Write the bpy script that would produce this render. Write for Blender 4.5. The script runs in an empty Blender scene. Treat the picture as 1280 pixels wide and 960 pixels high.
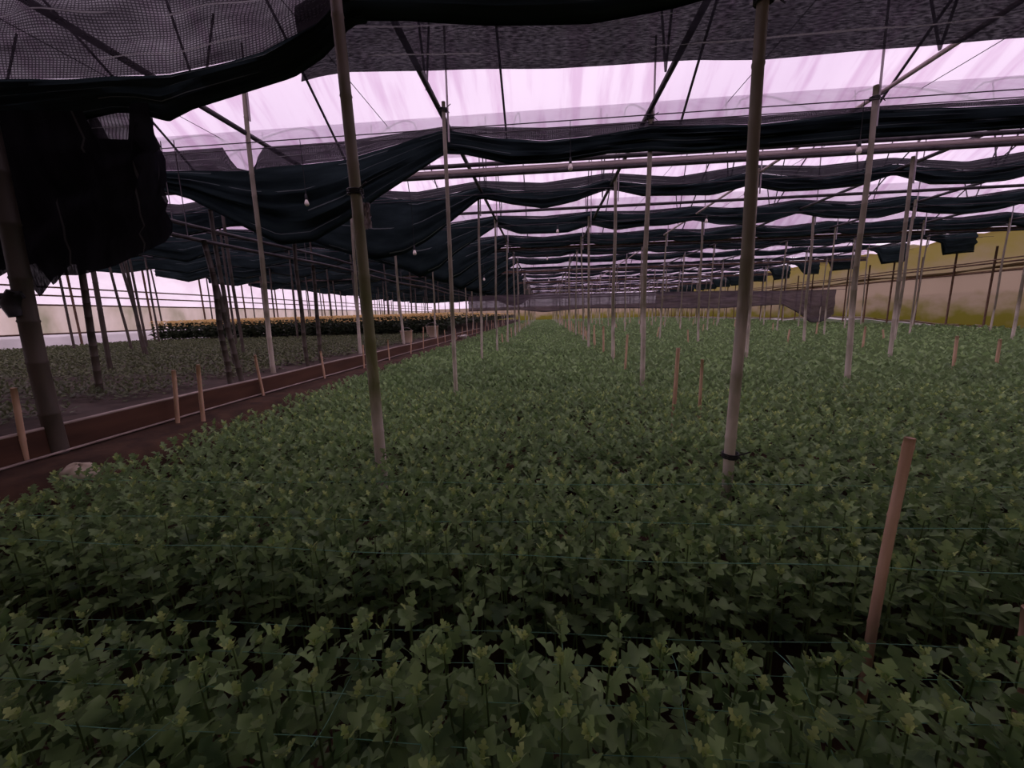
import bpy, math, random
import numpy as np
from mathutils import Matrix, Vector

random.seed(7)
RNG = np.random.default_rng(11)
SC = bpy.context.scene
COL = SC.collection

# ------------------------------------------------------------------ camera
F = 490.0                                    # focal length in pixels of the 1280x960 frame
EYE = np.array([0.0, 0.0, 1.6])
_Y = np.array([40.0, -88.0, F]); _Y /= np.linalg.norm(_Y)        # house axis seen in the camera
_Z = -np.array([78.0, 2720.0, F]); _Z -= _Y * _Z.dot(_Y); _Z /= np.linalg.norm(_Z)
_X = np.cross(_Y, _Z)
W = np.stack([_X, _Y, _Z])
cam = bpy.data.objects.new('camera', bpy.data.cameras.new('camera'))
COL.objects.link(cam)
cam.data.sensor_width = 36.0
cam.data.lens = F / 1280.0 * 36.0
cam.data.clip_start = 0.05
cam.data.clip_end = 400
r_, d_, f_ = W[:, 0], W[:, 1], W[:, 2]
cam.matrix_world = Matrix(((r_[0], -d_[0], -f_[0], EYE[0]), (r_[1], -d_[1], -f_[1], EYE[1]),
                           (r_[2], -d_[2], -f_[2], EYE[2]), (0, 0, 0, 1)))
SC.camera = cam

# ------------------------------------------------------------------ sky and exposure
world = bpy.data.worlds.new('dusk_sky'); SC.world = world
world.use_nodes = True
bg = world.node_tree.nodes['Background']
bg.inputs[0].default_value = (0.93, 0.77, 0.93, 1)
bg.inputs[1].default_value = 1.45
SC.view_settings.view_transform = 'Standard'
SC.view_settings.look = 'None'
SC.view_settings.exposure = 0.0
SC.view_settings.gamma = 1.0
SC.view_settings.use_curve_mapping = False


# ------------------------------------------------------------------ pixel helpers (a pixel is a direction; a plane gives the distance)
def ray(x, y):
    r = W @ np.array([x - 640.0, y - 480.0, F]); return r / r[1]
def onz(x, y, z):
    r = ray(x, y); return EYE + r * ((z - EYE[2]) / r[2])
def ony(x, y, d):
    return EYE + ray(x, y) * d
def onx(x, y, X):
    r = ray(x, y); return EYE + r * (X / r[0])


# ------------------------------------------------------------------ materials
def new_mat(name):
    m = bpy.data.materials.new(name); m.use_nodes = True
    nt = m.node_tree; nt.nodes.clear()
    out = nt.nodes.new('ShaderNodeOutputMaterial')
    return m, nt, out
def node(nt, kind, **kw):
    n = nt.nodes.new('ShaderNode' + kind)
    for k, v in kw.items():
        if k.startswith('_'): setattr(n, k[1:], v)
        else: n.inputs[k.replace('__', ' ')].default_value = v
    return n
def noise(nt, coord, scale, mscale=(1, 1, 1), detail=3.0):
    mp = node(nt, 'Mapping'); mp.inputs['Scale'].default_value = mscale
    nt.links.new(coord, mp.inputs[0])
    n = node(nt, 'TexNoise', Scale=scale, Detail=detail)
    nt.links.new(mp.outputs[0], n.inputs[0])
    return n.outputs['Fac']
def ramp(nt, fac, stops):
    n = node(nt, 'ValToRGB'); e = n.color_ramp.elements
    while len(e) < len(stops): e.new(0.5)
    for i, (p, c) in enumerate(stops):
        e[i].position = p; e[i].color = (*c, 1)
    nt.links.new(fac, n.inputs[0])
    return n.outputs[0]
def mixc(nt, fac, a, b, mode='MIX'):
    n = node(nt, 'Mix', _data_type='RGBA', _blend_type=mode)
    for s, v in ((0, fac), (6, a), (7, b)):
        if hasattr(v, 'links'): nt.links.new(v, n.inputs[s])
        elif s: n.inputs[s].default_value = (*v, 1)
        else: n.inputs[s].default_value = v
    return n.outputs[2]
def math_(nt, op, a, b=0.0, c=0.0):
    n = node(nt, 'Math', _operation=op)
    for i, v in enumerate((a, b, c)):
        if hasattr(v, 'links'): nt.links.new(v, n.inputs[i])
        else: n.inputs[i].default_value = v
    return n.outputs[0]
def bsdf_mat(name, stops, scale, mscale=(1, 1, 1), rough=0.7, coord='Object', bump=0.0, spec=0.3, metal=0.0):
    m, nt, out = new_mat(name)
    tc = node(nt, 'TexCoord')
    f = noise(nt, tc.outputs[coord], scale, mscale)
    p = node(nt, 'BsdfPrincipled', Roughness=rough, Metallic=metal)
    p.inputs['Specular IOR Level'].default_value = spec
    nt.links.new(ramp(nt, f, stops), p.inputs['Base Color'])
    if bump:
        b = node(nt, 'Bump', Strength=bump, Distance=0.02)
        nt.links.new(f, b.inputs['Height']); nt.links.new(b.outputs[0], p.inputs['Normal'])
    nt.links.new(p.outputs[0], out.inputs[0])
    return m

def leaf_mat(name, dark, light, back, rough=0.5):
    m, nt, out = new_mat(name)
    g = node(nt, 'NewGeometry')
    oi = node(nt, 'ObjectInfo')
    f = noise(nt, g.outputs['Position'], 9.0, detail=2.0)
    big = noise(nt, g.outputs['Position'], 0.7, detail=1.0)
    f = math_(nt, 'ADD', math_(nt, 'MULTIPLY', f, 0.75), math_(nt, 'MULTIPLY', big, 0.25))
    f = math_(nt, 'ADD', f, math_(nt, 'MULTIPLY', math_(nt, 'SUBTRACT', oi.outputs['Random'], 0.5), 0.25))
    c = ramp(nt, f, [(0.32, dark), (0.68, light)])
    c = mixc(nt, g.outputs['Backfacing'], c, back)
    p = node(nt, 'BsdfPrincipled', Roughness=rough); p.inputs['Specular IOR Level'].default_value = 0.35
    nt.links.new(c, p.inputs['Base Color'])
    t = node(nt, 'BsdfTranslucent'); nt.links.new(c, t.inputs[0])
    mx = node(nt, 'MixShader'); mx.inputs[0].default_value = 0.25
    nt.links.new(p.outputs[0], mx.inputs[1]); nt.links.new(t.outputs[0], mx.inputs[2])
    nt.links.new(mx.outputs[0], out.inputs[0])
    return m

def plastic_mat(name, build_color, clear=0.45):
    """thin film: part of the daylight passes straight, part is scattered"""
    m, nt, out = new_mat(name)
    c = build_color(nt)
    tr = node(nt, 'BsdfTranslucent'); nt.links.new(c, tr.inputs[0])
    tp = node(nt, 'BsdfTransparent'); nt.links.new(c, tp.inputs[0])
    df = node(nt, 'BsdfDiffuse'); nt.links.new(c, df.inputs[0])
    m1 = node(nt, 'MixShader'); m1.inputs[0].default_value = 0.25
    nt.links.new(tr.outputs[0], m1.inputs[1]); nt.links.new(df.outputs[0], m1.inputs[2])
    m2 = node(nt, 'MixShader'); m2.inputs[0].default_value = clear
    nt.links.new(m1.outputs[0], m2.inputs[1]); nt.links.new(tp.outputs[0], m2.inputs[2])
    nt.links.new(m2.outputs[0], out.inputs[0])
    return m

def roof_col(nt):
    tc = node(nt, 'TexCoord')
    s = noise(nt, tc.outputs['Object'], 1.0, (5.0, 0.7, 0.7), 4)
    b = noise(nt, tc.outputs['Object'], 0.35, detail=2)
    c = ramp(nt, s, [(0.36, (0.79, 0.66, 0.77)), (0.52, (0.93, 0.88, 0.93)), (1.0, (0.97, 0.94, 0.98))])
    return mixc(nt, 1.0, c, ramp(nt, b, [(0.3, (0.84, 0.80, 0.86)), (0.7, (1, 1, 1))]), 'MULTIPLY')
def side_col(stops, scale, mscale):
    def f(nt):
        tc = node(nt, 'TexCoord')
        return ramp(nt, noise(nt, tc.outputs['Object'], scale, mscale, 4), stops)
    return f
def algae_col(zlo, zhi, low, high):
    """algae film that grew thickest along the low hem of the sheet"""
    def f(nt):
        tc = node(nt, 'TexCoord')
        sp = node(nt, 'SeparateXYZ'); nt.links.new(tc.outputs['Object'], sp.inputs[0])
        mr = node(nt, 'MapRange'); mr.inputs['From Min'].default_value = zlo; mr.inputs['From Max'].default_value = zhi
        nt.links.new(sp.outputs[2], mr.inputs[0])
        n = noise(nt, tc.outputs['Object'], 1.1, (1, 0.8, 1.6), 4)
        h = math_(nt, 'ADD', mr.outputs[0], math_(nt, 'MULTIPLY', math_(nt, 'SUBTRACT', n, 0.5), 0.9))
        return ramp(nt, h, [(0.2, low), (0.62, high)])
    return f

def cloth_mat(name, open_, dark, stripe=(0.30, 0.30, 0.30), mesh=True):
    """black woven shade net with pale selvedge tapes; UV: u metres along, v metres across"""
    m, nt, out = new_mat(name)
    uv = node(nt, 'UVMap')
    sp = node(nt, 'SeparateXYZ'); nt.links.new(uv.outputs[0], sp.inputs[0])
    fr = math_(nt, 'FRACT', math_(nt, 'DIVIDE', sp.outputs[1], 0.33))
    tape = math_(nt, 'LESS_THAN', math_(nt, 'ABSOLUTE', math_(nt, 'SUBTRACT', fr, 0.5)), 0.022)
    brk = math_(nt, 'GREATER_THAN', noise(nt, uv.outputs[0], 1.7, (0.4, 3, 1)), 0.47)
    tape = math_(nt, 'MULTIPLY', tape, brk)
    n = noise(nt, uv.outputs[0], 3.0, (0.5, 3, 1))
    c = mixc(nt, tape, ramp(nt, n, [(0.3, dark), (0.75, tuple(2.2 * v for v in dark))]), stripe)
    df = node(nt, 'BsdfDiffuse'); nt.links.new(c, df.inputs[0])
    tl = node(nt, 'BsdfTranslucent'); nt.links.new(c, tl.inputs[0])
    m1 = node(nt, 'MixShader'); m1.inputs[0].default_value = 0.4
    nt.links.new(df.outputs[0], m1.inputs[1]); nt.links.new(tl.outputs[0], m1.inputs[2])
    if open_ <= 0:
        nt.links.new(m1.outputs[0], out.inputs[0]); return m
    if mesh:      # rows of openings between the yarns
        row = math_(nt, 'FRACT', math_(nt, 'DIVIDE', sp.outputs[1], 0.020))
        pic = math_(nt, 'FRACT', math_(nt, 'DIVIDE', sp.outputs[0], 0.028))
        hole = math_(nt, 'MULTIPLY', math_(nt, 'GREATER_THAN', row, 0.45), math_(nt, 'GREATER_THAN', pic, 0.35))
        n2 = noise(nt, uv.outputs[0], 2.2, (0.7, 2.0, 1), 4)
        a = math_(nt, 'MULTIPLY', math_(nt, 'ADD', hole, 0.25), ramp(nt, n2, [(0.3, (0.25,) * 3), (0.72, (2.0,) * 3)]))
        a = math_(nt, 'MULTIPLY', a, open_)
    else:
        n2 = noise(nt, uv.outputs[0], 2.2, (0.7, 2.0, 1), 4)
        n3 = noise(nt, uv.outputs[0], 40.0, (0.5, 2.0, 1), 3)
        a = math_(nt, 'MULTIPLY', math_(nt, 'MULTIPLY', n2, open_ * 1.6), ramp(nt, n3, [(0.38, (0.2,) * 3), (0.66, (2.2,) * 3)]))
    a = math_(nt, 'MULTIPLY', a, math_(nt, 'SUBTRACT', 1.0, tape))
    tp = node(nt, 'BsdfTransparent')
    m2 = node(nt, 'MixShader'); nt.links.new(a, m2.inputs[0])
    nt.links.new(m1.outputs[0], m2.inputs[1]); nt.links.new(tp.outputs[0], m2.inputs[2])
    nt.links.new(m2.outputs[0], out.inputs[0])
    return m

def bamboo_mat(name, low, mid, high, moss, split=1.7):
    """weathered culm: limewashed foot, algae-green middle, brown top; z is local metres"""
    m, nt, out = new_mat(name)
    tc = node(nt, 'TexCoord'); oi = node(nt, 'ObjectInfo')
    sp = node(nt, 'SeparateXYZ'); nt.links.new(tc.outputs['Object'], sp.inputs[0])
    n = noise(nt, tc.outputs['Object'], 3.0, (4, 4, 0.7), 4)
    z = math_(nt, 'ADD', sp.outputs[2], math_(nt, 'MULTIPLY', math_(nt, 'SUBTRACT', n, 0.5), 1.6))
    z = math_(nt, 'ADD', z, math_(nt, 'MULTIPLY', oi.outputs['Random'], 0.6))
    c = ramp(nt, math_(nt, 'DIVIDE', z, 4.5), [(split / 4.5 - 0.06, low), (split / 4.5 + 0.06, mid), (0.75, high)])
    n2 = noise(nt, tc.outputs['Object'], 5.0, (1, 1, 0.4), 3)
    c = mixc(nt, ramp(nt, n2, [(0.5, (0, 0, 0)), (0.68, (0.8,) * 3)]), c, moss)
    p = node(nt, 'BsdfPrincipled', Roughness=0.65); nt.links.new(c, p.inputs['Base Color'])
    nt.links.new(p.outputs[0], out.inputs[0])
    return m

M = {}
M['soil'] = bsdf_mat('red_soil', [(0.3, (0.034, 0.019, 0.011)), (0.7, (0.088, 0.048, 0.026))], 6.0, rough=0.95, bump=0.5)
M['terrace'] = bsdf_mat('terrace_soil', [(0.3, (0.04, 0.028, 0.02)), (0.7, (0.08, 0.055, 0.04))], 5.0, rough=0.95, bump=0.4)
M['bank'] = bsdf_mat('grassy_bank', [(0.3, (0.03, 0.05, 0.02)), (0.7, (0.08, 0.10, 0.04))], 3.0, rough=0.95)
M['board'] = bsdf_mat('red_brown_board', [(0.3, (0.060, 0.028, 0.016)), (0.7, (0.115, 0.055, 0.032))], 2.5, (1, 0.5, 3), rough=0.7)
M['rail'] = bsdf_mat('pale_rail', [(0.3, (0.30, 0.24, 0.20)), (0.7, (0.46, 0.38, 0.33))], 4.0, rough=0.6)
M['leaf'] = leaf_mat('mum_leaf', (0.078, 0.155, 0.050), (0.31, 0.47, 0.165), (0.26, 0.37, 0.17))
M['tip'] = leaf_mat('mum_young_leaf', (0.34, 0.47, 0.14), (0.56, 0.68, 0.24), (0.42, 0.52, 0.21))
M['stem'] = bsdf_mat('mum_stem', [(0.3, (0.13, 0.20, 0.07)), (0.7, (0.22, 0.31, 0.11))], 8.0)
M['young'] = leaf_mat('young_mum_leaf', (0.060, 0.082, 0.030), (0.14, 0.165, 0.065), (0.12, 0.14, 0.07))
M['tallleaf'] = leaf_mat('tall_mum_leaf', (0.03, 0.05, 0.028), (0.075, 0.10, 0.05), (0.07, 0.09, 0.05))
M['yellow'] = bsdf_mat('yellow_petal', [(0.35, (0.62, 0.40, 0.10)), (0.6, (0.86, 0.66, 0.30)), (0.8, (0.85, 0.74, 0.58))], 1.3, coord='Object')
M['bamboo'] = bamboo_mat('bamboo_pole', (0.58, 0.52, 0.43), (0.19, 0.17, 0.115), (0.22, 0.19, 0.145), (0.13, 0.13, 0.06))
M['bamboo_moss'] = bamboo_mat('mossy_bamboo_pole', (0.56, 0.49, 0.43), (0.16, 0.17, 0.06), (0.22, 0.18, 0.16), (0.10, 0.13, 0.03), 1.35)
M['bamboo_dark'] = bamboo_mat('dark_bamboo_pole', (0.085, 0.068, 0.052), (0.045, 0.036, 0.026), (0.04, 0.03, 0.024), (0.03, 0.03, 0.018))
M['stake'] = bsdf_mat('peeled_bamboo', [(0.3, (0.50, 0.31, 0.19)), (0.7, (0.76, 0.53, 0.37))], 4.0, (5, 5, 0.6), rough=0.6)
M['node'] = bsdf_mat('culm_node', [(0.3, (0.10, 0.06, 0.045)), (0.7, (0.2, 0.13, 0.10))], 20.0)
M['steel'] = bsdf_mat('galvanised_steel', [(0.3, (0.20, 0.17, 0.18)), (0.7, (0.36, 0.32, 0.33))], 5.0, (3, 3, 1), rough=0.5, metal=0.3)
M['dark_steel'] = bsdf_mat('dark_steel', [(0.3, (0.03, 0.025, 0.03)), (0.7, (0.08, 0.07, 0.075))], 5.0, rough=0.6, metal=0.2)
M['gutter'] = bsdf_mat('pale_gutter', [(0.3, (0.42, 0.33, 0.32)), (0.7, (0.60, 0.48, 0.46))], 3.0, (0.5, 3, 3), rough=0.5)
M['rust'] = bsdf_mat('rusty_pipe', [(0.3, (0.08, 0.045, 0.03)), (0.7, (0.18, 0.11, 0.07))], 6.0, rough=0.8)
M['roof'] = plastic_mat('roof_film', roof_col, 0.5)
M['clear'] = plastic_mat('clear_film', side_col([(0.35, (0.88, 0.80, 0.84)), (0.6, (0.98, 0.94, 0.96))], 0.8, (1, 1, 2)), 0.55)
M['stained'] = plastic_mat('stained_film', side_col([(0.30, (0.34, 0.33, 0.22)), (0.48, (0.62, 0.54, 0.44)), (0.7, (0.80, 0.70, 0.62))], 1.0, (1, 0.9, 0.6)), 0.2)
M['white_skirt'] = plastic_mat('white_film', side_col([(0.3, (0.62, 0.58, 0.58)), (0.7, (0.86, 0.80, 0.82))], 0.8, (1, 1, 2)), 0.2)
M['algae_low'] = plastic_mat('algae_film', algae_col(0.5, 2.9, (0.17, 0.155, 0.025), (0.37, 0.285, 0.205)), 0.06)
M['algae_high'] = plastic_mat('yellowed_film', algae_col(2.5, 4.6, (0.30, 0.24, 0.14), (0.27, 0.22, 0.065)), 0.06)
M['net'] = cloth_mat('shade_net_single', 0.075, (0.022, 0.020, 0.024))
M['netfar'] = cloth_mat('shade_net_far', 0.02, (0.018, 0.018, 0.021), mesh=False)
M['fold'] = cloth_mat('shade_net_gathered', 0.0, (0.018, 0.028, 0.030), (0.17, 0.20, 0.20))
M['closed'] = cloth_mat('dimming_net_closed', 0.01, (0.014, 0.014, 0.017), mesh=False)  # near-opaque net of the added overhead cloths that dim the foreground
M['hem'] = cloth_mat('shade_net_hem', 0.028, (0.022, 0.022, 0.027), mesh=False)
M['drape'] = cloth_mat('shade_net_drape', 0.015, (0.012, 0.012, 0.015), (0.08, 0.08, 0.08), mesh=False)
M['curtain'] = cloth_mat('grey_shade_curtain', 0.10, (0.075, 0.062, 0.070), (0.13, 0.11, 0.12), mesh=False)
M['glass'] = bsdf_mat('frosted_bulb_glass', [(0.3, (0.75, 0.66, 0.60)), (0.7, (0.85, 0.76, 0.70))], 4.0, rough=0.15, spec=0.6)
M['black'] = bsdf_mat('black_plastic', [(0.3, (0.012, 0.012, 0.014)), (0.7, (0.03, 0.03, 0.032))], 8.0, rough=0.5)
M['string'] = bsdf_mat('green_string', [(0.3, (0.13, 0.36, 0.23)), (0.7, (0.24, 0.52, 0.36))], 5.0, rough=0.5)
M['foam'] = bsdf_mat('cream_foam', [(0.3, (0.48, 0.40, 0.28)), (0.7, (0.70, 0.62, 0.48))], 9.0, rough=0.8)
M['bag'] = bsdf_mat('grey_plastic_bag', [(0.35, (0.10, 0.08, 0.09)), (0.65, (0.42, 0.36, 0.38))], 22.0, rough=0.35)
M['bucket'] = bsdf_mat('cream_bucket', [(0.3, (0.78, 0.60, 0.47)), (0.7, (0.90, 0.74, 0.60))], 4.0, rough=0.5)
M['drum'] = bsdf_mat('brown_drum', [(0.3, (0.12, 0.05, 0.04)), (0.7, (0.2, 0.1, 0.08))], 4.0, rough=0.6)
M['paper'] = bsdf_mat('white_bag', [(0.3, (0.62, 0.58, 0.52)), (0.7, (0.8, 0.76, 0.7))], 9.0, rough=0.7)
M['petiole'] = M['stem']


# ------------------------------------------------------------------ mesh helpers
class MB:
    def __init__(self): self.v = []; self.f = []; self.uv = None
    def grid(self, P, close=False, uv=None):
        """P[i][j] -> points; quads between neighbours"""
        P = np.asarray(P, float); n, m = P.shape[:2]; o = len(self.v)
        self.v.extend(map(tuple, P.reshape(-1, 3)))
        if uv is not None:
            if self.uv is None: self.uv = []
            self.uv.extend(map(tuple, np.asarray(uv, float).reshape(-1, 2)))
        for i in range(n - 1):
            for j in range(m if close else m - 1):
                k = (j + 1) % m
                self.f.append((o + i * m + j, o + i * m + k, o + (i + 1) * m + k, o + (i + 1) * m + j))
    def tube(self, pts, rad, n=8, caps=True):
        pts = [np.asarray(p, float) for p in pts]
        rad = [rad] * len(pts) if np.isscalar(rad) else list(rad)
        rings = []
        for i, p in enumerate(pts):
            t = pts[min(i + 1, len(pts) - 1)] - pts[max(i - 1, 0)]; t /= np.linalg.norm(t) + 1e-12
            a = np.array([1.0, 0, 0]) if abs(t[0]) < 0.8 else np.array([0, 0, 1.0])
            u = np.cross(t, a); u /= np.linalg.norm(u); w = np.cross(t, u)
            rings.append([p + rad[i] * (u * math.cos(q) + w * math.sin(q)) for q in np.arange(n) * 2 * math.pi / n])
        o = len(self.v); self.grid(rings, True)
        if caps:
            self.f.append(tuple(o + j for j in range(n)))
            self.f.append(tuple(o + (len(pts) - 1) * n + j for j in reversed(range(n))))
        return self
    def lathe(self, prof, n=12):
        return self.tube([(0, 0, z) for r, z in prof], [max(r, 1e-4) for r, z in prof], n)
    def box(self, lo, hi):
        x0, y0, z0 = lo; x1, y1, z1 = hi; o = len(self.v)
        self.v.extend([(x0, y0, z0), (x1, y0, z0), (x1, y1, z0), (x0, y1, z0), (x0, y0, z1), (x1, y0, z1), (x1, y1, z1), (x0, y1, z1)])
        for q in ((0, 3, 2, 1), (4, 5, 6, 7), (0, 1, 5, 4), (1, 2, 6, 5), (2, 3, 7, 6), (3, 0, 4, 7)):
            self.f.append(tuple(o + i for i in q))
        return self
    def mesh(self, name, mat, smooth=True):
        me = bpy.data.meshes.new(name)
        me.from_pydata(self.v, [], self.f)
        if self.uv is not None:
            l = me.uv_layers.new(name='UVMap'); uv = np.array(self.uv)
            idx = np.zeros(len(me.loops), int); me.loops.foreach_get('vertex_index', idx)
            l.data.foreach_set('uv', uv[idx].ravel())
        me.materials.append(mat)
        if smooth: me.polygons.foreach_set('use_smooth', [True] * len(me.polygons))
        me.update(); return me

def place(name, data, parent=None, loc=(0, 0, 0), rot=None, scale=None):
    o = bpy.data.objects.new(name, data); COL.objects.link(o)
    o.location = loc
    if rot is not None: o.rotation_euler = rot
    if scale is not None: o.scale = scale
    if parent is not None: o.parent = parent
    return o
def tag(o, label, cat=None, group=None, kind=None):
    o['label'] = label
    if cat: o['category'] = cat
    if group: o['group'] = group
    if kind: o['kind'] = kind
    return o
def structure(o, label):
    o['kind'] = 'structure'; o['label'] = label; return o
ORD = ['first', 'second', 'third', 'fourth', 'fifth', 'sixth', 'seventh', 'eighth', 'ninth', 'tenth', 'eleventh', 'twelfth',
       'thirteenth', 'fourteenth', 'fifteenth', 'sixteenth', 'seventeenth', 'eighteenth', 'nineteenth', 'twentieth']
def ordinal(i):
    if i < 20: return ORD[i]
    n = i + 1; tens = {2: 'twenty', 3: 'thirty', 4: 'forty', 5: 'fifty'}[n // 10]
    return tens + '-' + ORD[n % 10 - 1] if n % 10 else {20: 'twentieth', 30: 'thirtieth', 40: 'fortieth', 50: 'fiftieth'}[n]

def big_mesh(name, verts, faces_n, nper, mat):
    """fast mesh from arrays: faces_n is (k, nper)"""
    me = bpy.data.meshes.new(name)
    me.vertices.add(len(verts)); me.vertices.foreach_set('co', np.ascontiguousarray(verts, np.float32).ravel())
    k = len(faces_n)
    me.loops.add(k * nper); me.loops.foreach_set('vertex_index', np.ascontiguousarray(faces_n, np.int32).ravel())
    me.polygons.add(k); me.polygons.foreach_set('loop_start', np.arange(k, dtype=np.int32) * nper)
    me.polygons.foreach_set('loop_total', np.full(k, nper, np.int32))
    me.update(calc_edges=True); me.materials.append(mat)
    return me

# ------------------------------------------------------------------ layout numbers
XL, XR = -18.0, 17.0            # side walls
Y0, Y1 = -9.0, 63.0            # gable ends
PATH_X = -3.95                 # edge of the raised terrace
TERR = 0.83                    # terrace level
ROWS = [-17.6, -14.9, -12.2, -9.5, -6.8, -4.05, -1.3, 1.35, 4.08, 6.75, 9.45, 12.15, 14.85]
BAY = 2.9
def line_d(k): return 2.65 + BAY * k
def roofz(d):
    t = ((d + 1.0) % 8.0) / 8.0
    return 4.20 + 2.40 * (1 - abs(2 * t - 1) ** 1.3)

# ------------------------------------------------------------------ ground
mb = MB(); mb.box((-60, -40, -0.5), (-3.3, 120, -0.02)); mb.box((-3.3, -40, -0.5), (60, 120, 0.0))
structure(place('floor', mb.mesh('floor', M['soil'], False)), 'red-brown soil under the flower beds')
mb = MB()
prof = [(-60, 0.83), (PATH_X - 0.03, 0.83), (PATH_X - 0.03, 0.5), (-60, 0.5)]
mb.box((-40, -12, -0.1), (PATH_X - 0.02, 70, TERR))
structure(place('terrace_ground', mb.mesh('terrace_ground', M['terrace'], False)), 'raised soil terrace of the neighbouring beds')
# soil path on the bund between the beds
ys = np.linspace(-4, 60, 129)
P = []
for y in ys:
    j = 0.025 * math.sin(y * 3.1) + 0.02 * math.sin(y * 7.7)
    P.append([(PATH_X, y, 0.0), (PATH_X, y, 0.60), (PATH_X + 0.2, y, 0.585 + j * 0.5), (PATH_X + 0.46, y, 0.57 + j), (PATH_X + 0.62, y, 0.42), (PATH_X + 0.85, y, 0.0)])
mb = MB(); mb.grid(P)
structure(place('path', mb.mesh('path', M['soil'])), 'narrow red soil path beside the terrace board')
# grassy bank added unseen outside the right wall, to block horizon light
mb = MB(); mb.grid([[(18.5, y, 0.0), (21, y, 1.2 + 0.3 * math.sin(y)), (28, y, 2.2)] for y in np.linspace(-20, 80, 60)])
structure(place('added_hill', mb.mesh('added_hill', M['bank'])), 'dark grassy bank added outside the plastic side wall to block horizon light')

# terrace board
bd = place('terrace_board', MB().box((PATH_X - 0.02, 0.5, 0.55), (PATH_X + 0.012, 24, 0.815)).mesh('terrace_board', M['board'], False))
tag(bd, 'long red-brown board holding the terrace edge beside the path', 'board')
place('top_rail', MB().tube([(PATH_X, y, 0.822 + 0.006 * math.sin(y * 2)) for y in np.linspace(0.5, 24, 40)], 0.014, 6).mesh('top_rail', M['rail']), bd)
place('drip_pipe', MB().tube([(PATH_X + 0.05 + 0.02 * math.sin(y), y, 0.612) for y in np.linspace(0.5, 24, 40)], 0.011, 6).mesh('drip_pipe', M['rail']), bd)

# ------------------------------------------------------------------ roof
ceiling = place('ceiling', None); structure(ceiling, 'pinkish translucent plastic roof film on steel hoops')
spans = np.arange(-9, 63, 8.0)
mbr = MB(); mbr.grid([[(x, d, 4.20 + 2.40 * (1 - abs(2 * d / 8 - 1) ** 1.3)) for d in np.linspace(0, 8, 25)] for x in np.linspace(XL, XR, 12)])
me_span = mbr.mesh('roof_sheet', M['roof'])
me_raf = MB().tube([(0, d, 4.17 + 2.40 * (1 - abs(2 * d / 8 - 1) ** 1.3)) for d in np.linspace(0, 8, 17)], 0.018, 6).mesh('rafter', M['dark_steel'])
m = MB()
for c in (2.6, 5.9):
    for e in (-0.55, 0.4):
        zt = 4.15 + 2.40 * (1 - abs(2 * (c + e) / 8 - 1) ** 1.3)
        m.tube([(0, c, 4.15), (0, c + e, zt)], 0.014, 5)
me_str = m.mesh('truss_struts', M['dark_steel'])
mg = MB(); mg.tube([(XL, 0, 3.97), (XR, 0, 3.97)], 0.045, 8)
me_gut = mg.mesh('gutter', M['gutter'])
me_gut2 = mg.mesh('gutter_brown', M['rust'])
me_rail = MB().tube([(XL, 0, 0), (XR, 0, 0)], 0.034, 6).mesh('gutter_rail', M['dark_steel'])
for i, s in enumerate(spans):
    place('roof_sheet', me_span, ceiling, (0, s, 0))
    g = place('gutter', me_gut if s < 0 else me_gut2, ceiling, (0, s + 8, 0))
    place('gutter_rail', me_rail, g, (0, -0.06, 4.05)); place('gutter_rail', me_rail, g, (0, -0.06, 3.89))
    if s < 40:
        for x in ROWS:
            place('rafter', me_raf, ceiling, (x + 0.75, s, 0))
            place('truss_strut', me_str, ceiling, (x, s, 0))
me_pur = MB().tube([(0, Y0, 4.13), (0, Y1, 4.13)], 0.033, 8).mesh('purlin', M['dark_steel'])
me_pur2 = MB().tube([(0, Y0, 4.13), (0, Y1, 4.13)], 0.026, 8).mesh('purlin_pale', M['gutter'])
for x in ROWS: place('purlin', me_pur2 if x in (4.08,) else me_pur, ceiling, (x + 0.04, 0, 0))
me_w = MB().tube([(XL, 0, 0), (XR, 0, 0)], 0.007, 5).mesh('wire', M['dark_steel'])
for k in range(0, 14): place('cloth_wire', me_w, ceiling, (0, line_d(k) + 0.24, 4.03))
me_w2 = MB().tube([(0, Y0, 0), (0, Y1, 0)], 0.005, 5).mesh('wire_long', M['dark_steel'])
for x in (-5.2, -2.4, 2.7, 5.3): place('roof_wire', me_w2, ceiling, (x, 0, 4.55))
# thin rods across, each over a valley
for d, z in ((10.0, 4.05), (16.4, 4.12)):
    place('tie_rod', me_rail, ceiling, (0, d, z))

# ------------------------------------------------------------------ side walls
def sheet(name, mat, X, ylo, yhi, zb, zt, amp, parent, n=150, m_=8, seed=0):
    r = np.random.default_rng(seed); ph = r.random(4) * 6
    P = []
    for y in np.linspace(ylo, yhi, n):
        w = amp * (math.sin(y * 1.7 + ph[0]) + 0.6 * math.sin(y * 4.1 + ph[1]))
        lo, hi = (zb(y) if callable(zb) else zb), (zt(y) if callable(zt) else zt)
        P.append([(X + w * (0.3 + math.sin(3 * t + ph[2] + y * 0.4)), y, lo + (hi - lo) * t) for t in np.linspace(0, 1, m_)])
    mb = MB(); mb.grid(P)
    return place(name, mb.mesh(name, mat), parent)
wl = place('wall_left', None); structure(wl, 'plastic side wall with pale skirt and stained middle band')
sheet('skirt_sheet', M['white_skirt'], XL, Y0, Y1, TERR - 0.1, 1.38, 0.01, wl, seed=1)
sheet('middle_sheet', M['stained'], XL + 0.02, Y0, Y1, 1.36, 2.41, 0.02, wl, seed=2)
sheet('upper_sheet', M['clear'], XL, Y0, Y1, 2.4, 4.45, 0.01, wl, seed=3)
me_side = MB().tube([(0, Y0, 0), (0, Y1, 0)], 0.03, 6).mesh('side_rail', M['rust'])
for z in (1.37, 2.41, 2.75, 3.05): place('side_rail', me_side, wl, (XL + 0.08, 0, z), scale=(1, 1, 1) if z < 2.6 else (0.5, 1, 1))
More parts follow.
